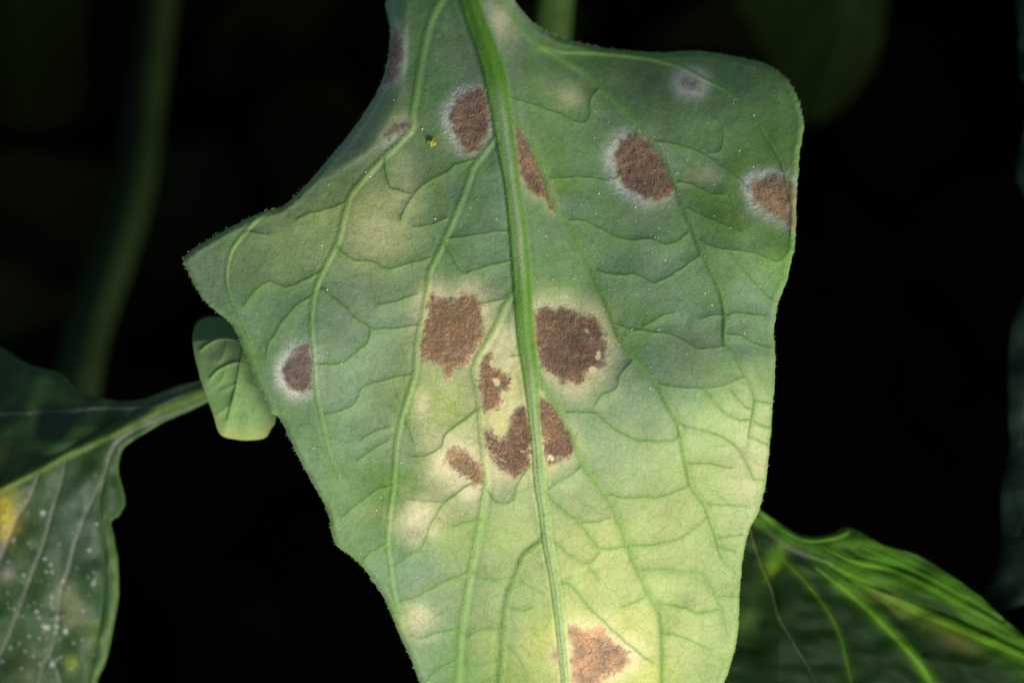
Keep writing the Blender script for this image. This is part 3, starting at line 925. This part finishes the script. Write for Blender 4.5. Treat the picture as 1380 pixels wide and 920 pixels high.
o = mesh_object('vein_hair', vv, [q, t], MAT_UNDER, main, np.full((len(vv), 3), (0.28, 0.42, 0.14)))
o['kind'] = 'stuff'
ru_, rv_, rk = [], [], []
for k in (0, 2, 3, 10, 5):
    sd2 = mould_sd[k]
    m = (sd2 > 0.5) & (sd2 < 10) & (latq > 1) & (midQ > 1) & g.inside(outline)
    c = np.argwhere(m)
    c = c[rng.choice(len(c), min(len(c), 90), replace=False)]
    ru_.append(g.u[c[:, 1]]); rv_.append(g.v[c[:, 0]])
    rk.append(np.arctan2(g.v[c[:, 0]] - np.mean(MOULD[k][0], 0)[1], g.u[c[:, 1]] - np.mean(MOULD[k][0], 0)[0]))
ru_, rv_, rk = map(np.concatenate, (ru_, rv_, rk))
n = len(ru_)
vv, q, t = strands(ru_, rv_, rk + rng.normal(0, .6, n), rng.uniform(2, 5, n), np.full(n, 0.6), rng.uniform(0.5, 2, n), rng.normal(0, .3, n), g, depth)
o = mesh_object('pale_fuzz', vv, [q, t], MAT_MOULD, main, np.full((len(vv), 3), (0.58, 0.59, 0.52)))
o['kind'] = 'stuff'

# tiny white specks on the underside
ico = bmesh.new()
bmesh.ops.create_icosphere(ico, subdivisions=1, radius=1)
icv = np.array([x.co[:] for x in ico.verts])
icf = np.array([[x.index for x in f.verts] for f in ico.faces])
ico.free()


def spheres(name, pos, rad, material, color, parent):
    n = len(pos)
    V3 = pos[:, None] + icv[None] * rad[:, None, None]
    F3 = (icf[None] + (np.arange(n) * len(icv))[:, None, None]).reshape(-1, 3)
    c = np.repeat(np.broadcast_to(np.asarray(color), (n, 3)), len(icv), 0)
    o = mesh_object(name, V3.reshape(-1, 3), F3, material, parent, c)
    o['kind'] = 'stuff'
    return o


ns = 2600
su, sv = rng.uniform(300, 1070, ns), rng.uniform(90, 900, ns)
dens = 0.10 + 0.35 * np.exp(-((su - 900) / 130) ** 2 - ((sv - 360) / 150) ** 2) + 0.30 * np.exp(-((su - 560) / 70) ** 2 - ((sv - 310) / 90) ** 2) + 0.12 * np.exp(-((su - 640) / 250) ** 2 - ((sv - 520) / 150) ** 2)
ins_a = g.inside(outline).astype(float)
ok = (rng.random(ns) < dens) & (g.sample(ins_a, su, sv) > 0.99) & (g.sample(dedge, su, sv) > 8) & (g.sample(mould_alpha, su, sv) < 0.1)
su, sv = su[ok], sv[ok]
rad = np.where(rng.random(len(su)) < 0.12, rng.uniform(0.9, 1.25, len(su)), rng.uniform(0.3, 0.75, len(su)))
spheres('white_speck', place(su, sv, g.sample(depth, su, sv) - rad * 0.1), rad * MM, MAT_SPECK, (0.92, 0.95, 0.90), main)

# yellow speck
sp_root = thing('yellow_speck', place(582., 192., float(g.sample(depth, 582., 192.))), 'tiny lumpy yellow speck on the spotted leaf beside its upper left mould patch', 'speck')
lump = np.array([(0, 0, 1.5, 4.2), (-3.5, -1, 1.8, 3.0), (3.0, 1.5, 1.6, 3.2), (-.5, 3, 1.8, 2.8), (1, -4.0, 1.8, 2.2)])
bm = bmesh.new()
for (a, b, c, r_) in lump:
    dep = float(g.sample(depth, 582. + a, 192. + b))
    m4 = Matrix.Translation(Vector(place(582. + a, 192. + b, dep - 2.0 + c)))
    bmesh.ops.create_icosphere(bm, subdivisions=3, radius=r_ * MM, matrix=m4)
pco = np.array([x.co[:] for x in bm.verts])
pfc = np.array([[x.index for x in f.verts] for f in bm.faces])
bm.free()
jit = 1 + (np.random.default_rng(3).random(len(pco)) - 0.5)[:, None] * 0.0
mesh_object('grain', pco * jit, pfc, MAT_MOULD, sp_root, np.full((len(pco), 3), (0.42, 0.38, 0.035)) * (0.6 + 0.7 * np.random.default_rng(4).random(len(pco)))[:, None])


# ------------------------------------------------------------------ a second builder for the simpler leaves
def simple_leaf(root, pts, step, base_depth, veins, colours, mat, back, thick=3.0, pitch=None, extra=None, smooth_n=5, quilt=3.0, raised=-1.0, vein_name='vein', edge_roll=5.0):
    ol = spline(pts, smooth_n, True)
    ol = ol + np.stack([(fbm(ol[:, 0], ol[:, 1], 9, 3, 2) - .5) * 2.0, (fbm(ol[:, 0], ol[:, 1], 9, 4, 2) - .5) * 2.0], 1)
    gg = Grid(ol, step)
    D = base_depth(gg)
    ed, _, _ = gg.nearest(ol, 30)
    c = np.empty(gg.shape + (3,))
    c[:] = colours['base']
    c *= (0.7 + 0.6 * fbm(gg.U, gg.V, 60, 5, 4))[..., None]
    f = np.zeros(gg.shape, int)
    Hh = (fbm(gg.U, gg.V, 34, 6, 2) - .5) * 1.6
    dv = np.full(gg.shape, 26.0)
    nm = {}
    qs = []
    for k, vn in enumerate(veins):
        p = spline(vn['pts'], 5)
        tt = np.linspace(0, 1, len(p))
        w = np.linspace(vn['w'][0], vn['w'][1], len(p)) * vn.get('ws', 1.0)
        if vn.get('name') != 'midrib':
            w = w * (0.25 + 0.75 * sstep(0, 0.22, tt)) * (0.85 + 0.3 * vnoise(p[:, 0], p[:, 1], 30, 77))
        d, q, s = gg.line(p, 30, w)
        dv = np.minimum(dv, d)
        qs.append((k, vn, q))
    Hh += -raised * 0 + quilt * (1 - np.exp(-dv / 12.0)) * (-raised)
    for k, vn, q in qs:
        pr = np.clip(1 - q ** 2, 0, 1) ** 0.7
        Hh = Hh + vn.get('h', raised * 2.0) * pr
        al = (sstep(1.5, 0.3, q) * vn.get('a', .8) * (0.55 + 0.75 * fbm(gg.U, gg.V, 45, 19, 3)))[..., None]
        c = c * (1 - al) + al * np.array(vn['c'])
        gl = (np.exp(-(np.minimum(q, 50) / 2.4) ** 2) * vn.get('glow', 0.15))[..., None]
        c = c * (1 - gl) + gl * np.array(vn['c'])
        if vn.get('part', True):
            f = np.where(q < 0.95, k + 1, f)
            nm[k + 1] = vn.get('name', vein_name)
    Hh -= edge_roll * np.exp(-ed / 4.0)
    if 'edge' in colours:
        al = (np.exp(-(ed / colours.get('edge_w', 4.0)) ** 2) * 0.8)[..., None]
        c = c * (1 - al) + al * np.array(colours['edge'])
    if extra:
        c, Hh = extra(gg, c, Hh, ed)
    D = D - Hh
    build_leaf(root, gg, ol, D, c, f, nm, {'blade': mat}, thick, back[0], back[1], back[2], step * 3)
    return gg, ol, D


# small curled leaf
small = thing('curled_leaf', place(312., 510., 130.), 'small pale green curled leaf tucked behind the left margin of the spotted leaf', 'leaf')
SMALL = [(270, 431), (281, 427), (303, 429), (325, 440), (345, 462), (360, 500), (372, 540), (372, 565), (364, 581), (356, 590), (338, 593), (320, 592), (303, 589), (294, 581), (288, 560), (277, 532), (268, 503), (261, 475), (259, 453), (263, 438)]
LV = (0.13, 0.26, 0.055)


def small_depth(gg):
    d = 150 + 0.35 * np.abs(gg.U - np.interp(gg.V, [420, 477, 562, 600], [331, 327, 308, 300])) + 0.0018 * (gg.V - 500) ** 2
    roll = np.maximum(456 - 0.12 * (gg.U - 290) - gg.V, 0)
    d = d + 1.2 * roll + 0.12 * roll ** 2
    return d + (fbm(gg.U, gg.V, 40, 2, 2) - .5) * 10


def small_extra(gg, c, Hh, ed):
    t = sstep(545, 590, gg.V)
    c = mixc(c, (0.34, 0.36, 0.10), t * 0.6 * np.exp(-ed / 18))
    c = mixc(c, (0.18, 0.06, 0.05), sstep(0.55, 0.75, fbm(gg.U, gg.V, 12, 9, 2)) * np.exp(-ed / 2.5) * sstep(520, 560, gg.V) * .6)
    c = mixc(c, (0.07, 0.19, 0.03), sstep(464, 448, gg.V + 0.12 * (gg.U - 290)) * 0.8)
    c = mixc(c, (0.12, 0.08, 0.03), blob(gg, 341, 553, 3, 4) * .5)
    return c, Hh


simple_leaf(small, SMALL, 1.5, small_depth, [
    dict(pts=[(330, 455), (327, 477), (324, 490), (318, 523), (312, 545), (307, 566)], w=(3.0, 1.6), c=LV, h=2.5, name='midrib'),
    dict(pts=[(326, 488), (314, 489), (304, 493), (292, 500), (283, 510)], w=(2.4, 1.4), c=LV, h=2.0),
    dict(pts=[(326, 464), (318, 458), (306, 456), (293, 457), (280, 464), (270, 472)], w=(2.4, 1.4), c=LV, h=2.0),
    dict(pts=[(320, 516), (312, 520), (296, 527)], w=(1.6, 1.0), c=LV, h=1.0, part=False, a=.5),
    dict(pts=[(318, 530), (330, 545), (335, 570)], w=(1.4, 1.0), c=LV, h=0.6, part=False, a=.3),
    dict(pts=[(312, 545), (301, 552), (292, 558)], w=(1.4, 0.9), c=LV, h=0.8, part=False, a=.5),
    dict(pts=[(304, 493), (300, 510), (290, 520)], w=(1.1, 0.8), c=LV, h=0.5, part=False, a=.4),
    dict(pts=[(306, 456), (303, 472), (296, 486)], w=(1.1, 0.8), c=LV, h=0.5, part=False, a=.4),
    dict(pts=[(322, 500), (334, 515), (345, 522)], w=(1.3, 0.8), c=LV, h=0.6, part=False, a=.4),
], dict(base=(0.17, 0.28, 0.10), edge=(0.2, 0.3, 0.08), edge_w=2.5), MAT_UNDER, ('upper_surface', MAT_UPPER, (0.035, 0.08, 0.02)), quilt=2.5, raised=1.0, extra=small_extra, edge_roll=2.5)

# left leaf, glossy upper side, on a long stalk
left = thing('glossy_leaf', place(90., 620., 300.), 'dark glossy leaf with pale veins and a yellow blotch, stalk reaching behind the curled leaf', 'leaf')
LEFT = [(-70, 440), (-30, 454), (0, 468), (22, 481), (43, 493), (72, 499), (90, 509), (104, 526), (130, 533), (157, 540), (178, 540), (207, 533), (239, 520), (268, 512), (292, 503),
        (300, 530), (278, 543), (250, 556), (217, 571), (188, 588), (168, 602), (161, 618), (160, 636), (164, 654), (169, 676), (161, 694), (149, 702), (154, 726), (159, 757), (160, 799), (153, 842), (143, 888), (130, 920), (112, 985), (-70, 985)]
PALE, PGREEN = (0.115, 0.135, 0.095), (0.085, 0.15, 0.022)
left_mid = [(300, 520), (272, 529), (217, 549), (174, 571), (130, 593), (87, 614), (48, 634), (0, 659), (-70, 694)]


def left_depth(gg):
    lm = spline(left_mid, 5)
    my = np.interp(gg.U, lm[::-1, 0], lm[::-1, 1])
    s = gg.V - my
    d = 300 + 0.35 * np.maximum(s, 0) * 0.55 + 0.00035 * s ** 2 + 0.55 * np.maximum(-s, 0) * sstep(290, 150, gg.U)
    d = d - 0.1 * np.maximum(gg.U - 180, 0)
    d += (fbm(gg.U, gg.V, 45, 2, 2) - .5) * 26 * sstep(260, 180, gg.U)
    return d


def left_extra(gg, c, Hh, ed):
    r = np.random.default_rng(5)
    n = 0
    for (bu_, bv_, ru, rv, cc_, s) in [(8, 697, 14, 26, (0.52, 0.36, 0.02), .95), (14, 690, 22, 34, (0.20, 0.22, 0.06), .5), (5, 615, 30, 16, (0.09, 0.10, 0.02), .6),
                                        (98, 820, 16, 26, (0.17, 0.18, 0.09), .6), (82, 800, 14, 20, (0.14, 0.16, 0.09), .5), (96, 893, 9, 12, (0.20, 0.25, 0.03), .7), (30, 900, 20, 20, (0.1, 0.09, 0.04), .4),
                                        (12, 775, 9, 14, (0.18, 0.15, 0.12), .6), (125, 850, 14, 20, (0.11, 0.17, 0.03), .5), (100, 700, 26, 40, (0.10, 0.14, 0.11), .5), (190, 560, 12, 8, (0.12, 0.14, 0.13), .4)]:
        c = mixc(c, cc_, blob(gg, bu_, bv_, ru, rv) * s)
    while n < 105:
        bu_, bv_ = r.uniform(0, 140), r.uniform(680, 905)
        if r.random() > 0.25 + 0.75 * math.exp(-((bu_ - 60) / 50) ** 2 - ((bv_ - 830) / 60) ** 2):
            continue
        n += 1
        rr_ = 0.9 + 2.2 * r.random() ** 2
        b = blob(gg, bu_, bv_, rr_, rr_ * r.uniform(.7, 1.3), r.uniform(0, 3), .5, n)
        c = mixc(c, np.array((0.36, 0.38, 0.34)) * r.uniform(.6, 1.2), b * r.uniform(.5, 1.0))
        Hh = Hh + b * 2.0
    st = sstep(16, 4, ed) * sstep(700, 740, gg.V)
    c = mixc(c, (0.065, 0.13, 0.03), st * 0.8)
    return c, Hh


simple_leaf(left, LEFT, 1.6, left_depth, [
    dict(pts=left_mid, w=(9, 5), c=PGREEN, h=5.0, name='midrib', glow=.1),
    dict(pts=[(300, 512), (250, 528), (217, 543), (196, 548), (130, 549), (87, 553), (0, 557), (-60, 560)], w=(3.5, 2.0), c=PALE, h=2.0),
    dict(pts=[(295, 533), (278, 540), (217, 565), (174, 585), (157, 598), (148, 615), (140, 640), (124, 675), (104, 724), (92, 770), (82, 797), (77, 842), (67, 881), (55, 906), (45, 960)], w=(3.6, 2.4), c=PALE, h=-1.5),
    dict(pts=[(67, 881), (73, 897), (80, 915), (84, 960)], w=(2.5, 2.0), c=PALE, h=-1.5),
    dict(pts=[(88, 618), (85, 640), (75, 675), (59, 731), (44, 770), (29, 812), (10, 861), (-4, 890), (-30, 950)], w=(2.0, 3.6), c=PALE, h=-1.5),
    dict(pts=[(52, 640), (40, 670), (23, 698), (8, 735), (-8, 775)], w=(4, 5), c=(0.15, 0.14, 0.12), h=-1.5, a=.6),
    dict(pts=[(150, 612), (140, 650), (134, 680), (140, 730), (140, 800), (130, 868), (118, 925)], w=(2.4, 2.0), c=(0.03, 0.075, 0.02), h=-3.0, part=False, a=.6),
], dict(base=(0.022, 0.055, 0.018), edge=(0.07, 0.14, 0.03), edge_w=3.0), MAT_GLOSS, ('underside', MAT_UNDER, (0.15, 0.25, 0.1)), thick=4, quilt=3.0, raised=-1.0, extra=left_extra)

# right leaf, ribbed glossy upper side
right = thing('ribbed_leaf', place(1180., 830., 260.), 'dark green leaf with raised ribs painted bright as sunlight shining through behind the lower right margin of the spotted leaf', 'leaf')
RIGHT_ = [(985, 650), (1005, 665), (1026, 687), (1047, 702), (1073, 717), (1096, 723), (1122, 718), (1136, 711), (1154, 714), (1194, 735), (1235, 747), (1270, 768), (1313, 797), (1345, 826), (1380, 856), (1450, 905), (1460, 990), (900, 990), (935, 880), (960, 760)]
RG, RG2 = (0.115, 0.28, 0.012), (0.09, 0.225, 0.012)  # rib greens carry the glow of sunlight through the blade


def right_depth(gg):
    d = 250 + 0.25 * np.maximum(gg.U - 1050, 0) + 0.12 * np.abs(gg.V - np.interp(gg.U, [990, 1450], [700, 940]))
    return d + (fbm(gg.U * .5 + gg.V * .7, gg.V - gg.U * .5, 40, 2, 2) - .5) * 22


def right_extra(gg, c, Hh, ed):
    along = gg.V - np.interp(gg.U, [990, 1130, 1200, 1300, 1450], [690, 760, 790, 840, 920])
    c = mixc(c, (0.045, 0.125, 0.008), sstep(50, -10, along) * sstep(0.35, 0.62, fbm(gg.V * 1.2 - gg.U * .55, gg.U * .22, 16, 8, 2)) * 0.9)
    c = mixc(c, (0.075, 0.16, 0.02), blob(gg, 1130, 732, 16, 9) * .8)
    for (bu_, bv_, ru, rv, cc_, s) in [(1195, 805, 30, 14, (0.10, 0.10, 0.02), .4), (1235, 830, 34, 12, (0.10, 0.10, 0.02), .4), (1041, 765, 7, 12, (0.22, 0.25, 0.02), .8), (1045, 750, 12, 30, (0.08, 0.19, 0.012), .7), (1290, 862, 26, 12, (0.10, 0.08, 0.02), .5),
                                        (1010, 830, 18, 26, (0.06, 0.14, 0.03), .6)]:
        c = mixc(c, cc_, blob(gg, bu_, bv_, ru, rv, 0.5) * s)
    return c, Hh


simple_leaf(right, RIGHT_, 1.6, right_depth, [
    dict(pts=[(1010, 668), (1026, 690), (1047, 706), (1073, 721), (1096, 727), (1122, 723), (1140, 717)], w=(4.5, 4.0), c=(0.085, 0.22, 0.012), h=5, name='margin_rib', glow=.1),
    dict(pts=[(1096, 748), (1136, 768), (1183, 795), (1226, 818), (1284, 842), (1357, 873), (1385, 882), (1440, 905)], w=(4, 7.0), ws=0.85, c=RG, h=2.5, glow=.5),
    dict(pts=[(1100, 765), (1128, 786), (1165, 815), (1194, 845), (1229, 882), (1260, 930), (1280, 980)], w=(3.5, 5.0), ws=0.85, c=RG2, h=2.8, glow=.4),
    dict(pts=[(1105, 735), (1154, 757), (1206, 768), (1255, 791), (1299, 815), (1345, 840), (1400, 875)], w=(3.0, 5.0), ws=0.85, c=RG2, h=2.5, glow=.5),
    dict(pts=[(1160, 735), (1200, 752), (1250, 775), (1300, 805)], w=(3.0, 4.0), ws=0.85, c=RG2, h=2.5, glow=.4),
    dict(pts=[(1008, 690), (1015, 728), (1026, 760), (1041, 797), (1050, 832), (1064, 857), (1096, 912), (1130, 980)], w=(3.5, 1.0), ws=0.7, c=(0.075, 0.095, 0.04), h=-2.5, name='midrib', glow=.1),
    dict(pts=[(1025, 700), (1045, 722), (1076, 742), (1119, 756)], w=(5, 4), c=(0.13, 0.15, 0.11), h=2.5, part=False, a=.5),  # pale sheen streak painted into the colour, not a vein
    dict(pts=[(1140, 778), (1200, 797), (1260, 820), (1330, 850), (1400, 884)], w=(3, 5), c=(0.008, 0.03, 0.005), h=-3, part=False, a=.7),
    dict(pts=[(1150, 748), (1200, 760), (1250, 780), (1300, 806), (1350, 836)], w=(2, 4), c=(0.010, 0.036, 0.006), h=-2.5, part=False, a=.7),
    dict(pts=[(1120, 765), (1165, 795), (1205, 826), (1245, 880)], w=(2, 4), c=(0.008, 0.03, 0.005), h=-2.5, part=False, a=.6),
    dict(pts=[(1040, 740), (1090, 790), (1130, 850), (1150, 930)], w=(2, 2), c=RG2, h=-2, part=False, a=.3),
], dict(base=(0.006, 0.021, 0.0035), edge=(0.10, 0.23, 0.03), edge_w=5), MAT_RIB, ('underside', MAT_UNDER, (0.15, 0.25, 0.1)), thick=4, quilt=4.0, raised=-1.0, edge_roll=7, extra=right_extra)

# leaf at the right edge of the view
edge = thing('shaded_leaf', place(1385., 500., 420.), 'dim bluish green leaf with a wavy margin at the right edge of the view', 'leaf')
EDGE = [(1360, -60), (1368, 0), (1372, 46), (1372, 98), (1378, 108), (1385, 140), (1378, 183), (1368, 237), (1379, 264), (1384, 330), (1380, 396), (1363, 440), (1357, 522), (1360, 608), (1348, 660), (1348, 742),
        (1336, 785), (1325, 803), (1335, 815), (1350, 822), (1385, 810), (1440, 760), (1500, 640), (1530, 420), (1500, 100), (1450, -60)]


def edge_depth(gg):
    return 420 + 0.35 * np.abs(gg.U - 1450) + (fbm(gg.U, gg.V, 50, 2, 2) - .5) * 30


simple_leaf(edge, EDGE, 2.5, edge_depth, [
    dict(pts=[(1440, -60), (1455, 200), (1450, 500), (1400, 780)], w=(7, 3), c=(0.05, 0.09, 0.04), h=4, name='midrib'),
    dict(pts=[(1452, 330), (1410, 420), (1385, 520), (1375, 600)], w=(3, 2), c=(0.04, 0.075, 0.04), h=2),
    dict(pts=[(1448, 520), (1400, 640), (1370, 720)], w=(3, 2), c=(0.04, 0.075, 0.04), h=2),
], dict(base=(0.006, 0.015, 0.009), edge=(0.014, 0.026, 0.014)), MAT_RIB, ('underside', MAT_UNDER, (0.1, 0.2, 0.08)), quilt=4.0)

# two dim leaves deep behind
dim = thing('hanging_leaf', place(1100., 40., 2400.), 'very dark leaf hanging blurred behind the upper right shoulder of the spotted leaf', 'leaf')
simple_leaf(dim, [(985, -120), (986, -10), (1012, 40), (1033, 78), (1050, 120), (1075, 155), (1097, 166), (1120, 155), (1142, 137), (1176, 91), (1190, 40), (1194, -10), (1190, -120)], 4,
            lambda gg: 2400 + 0.4 * np.abs(gg.U - 1140), [
    dict(pts=[(1145, -120), (1142, 0), (1128, 90), (1105, 150)], w=(6, 3), c=(0.014, 0.028, 0.006), h=4, name='midrib'),
    dict(pts=[(1142, -10), (1165, 30), (1180, 70)], w=(4, 2), c=(0.012, 0.026, 0.005), h=3),
    dict(pts=[(1140, 0), (1100, 50), (1070, 100)], w=(4, 2), c=(0.012, 0.026, 0.005), h=3),
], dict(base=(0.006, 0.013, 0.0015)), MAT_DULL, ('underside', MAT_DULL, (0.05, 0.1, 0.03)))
dim2 = thing('hidden_leaf', place(40., 60., 3300.), 'very dark olive leaf blurred in the upper left corner', 'leaf')
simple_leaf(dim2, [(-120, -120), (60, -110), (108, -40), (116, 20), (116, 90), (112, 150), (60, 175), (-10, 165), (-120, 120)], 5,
            lambda gg: 3300 + 0.3 * np.abs(gg.U - 20), [
    dict(pts=[(10, -110), (25, 0), (30, 90), (35, 165)], w=(6, 3), c=(0.012, 0.02, 0.004), h=4, name='midrib'),
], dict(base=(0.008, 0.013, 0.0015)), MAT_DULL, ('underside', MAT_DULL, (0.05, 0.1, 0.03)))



# ------------------------------------------------------------------ blurred stems
st = tube('plant_stem', [(232, -160, 3000), (212, -10, 2800), (194, 140, 2550), (173, 273, 2300), (120, 440, 1950), (102, 530, 1800), (88, 620, 1750), (80, 760, 2100)], [25, 26, 27, 29, 30, 30, 29, 27], MAT_STEM, (0.026, 0.046, 0.011), ridges=0.05)
st['label'] = 'thick blurred green stem running down behind the glossy leaf'
st['category'] = 'stem'
st2 = tube('leaf_stalk', [(752, -140, 800), (749, -20, 900), (746, 20, 950), (738, 110, 1050), (720, 260, 1250)], [25, 25, 25, 24, 22], MAT_STEM, (0.030, 0.066, 0.012), ridges=0.04)
st2['label'] = 'short blurred green stalk rising behind the top edge of the spotted leaf'
st2['category'] = 'stem'
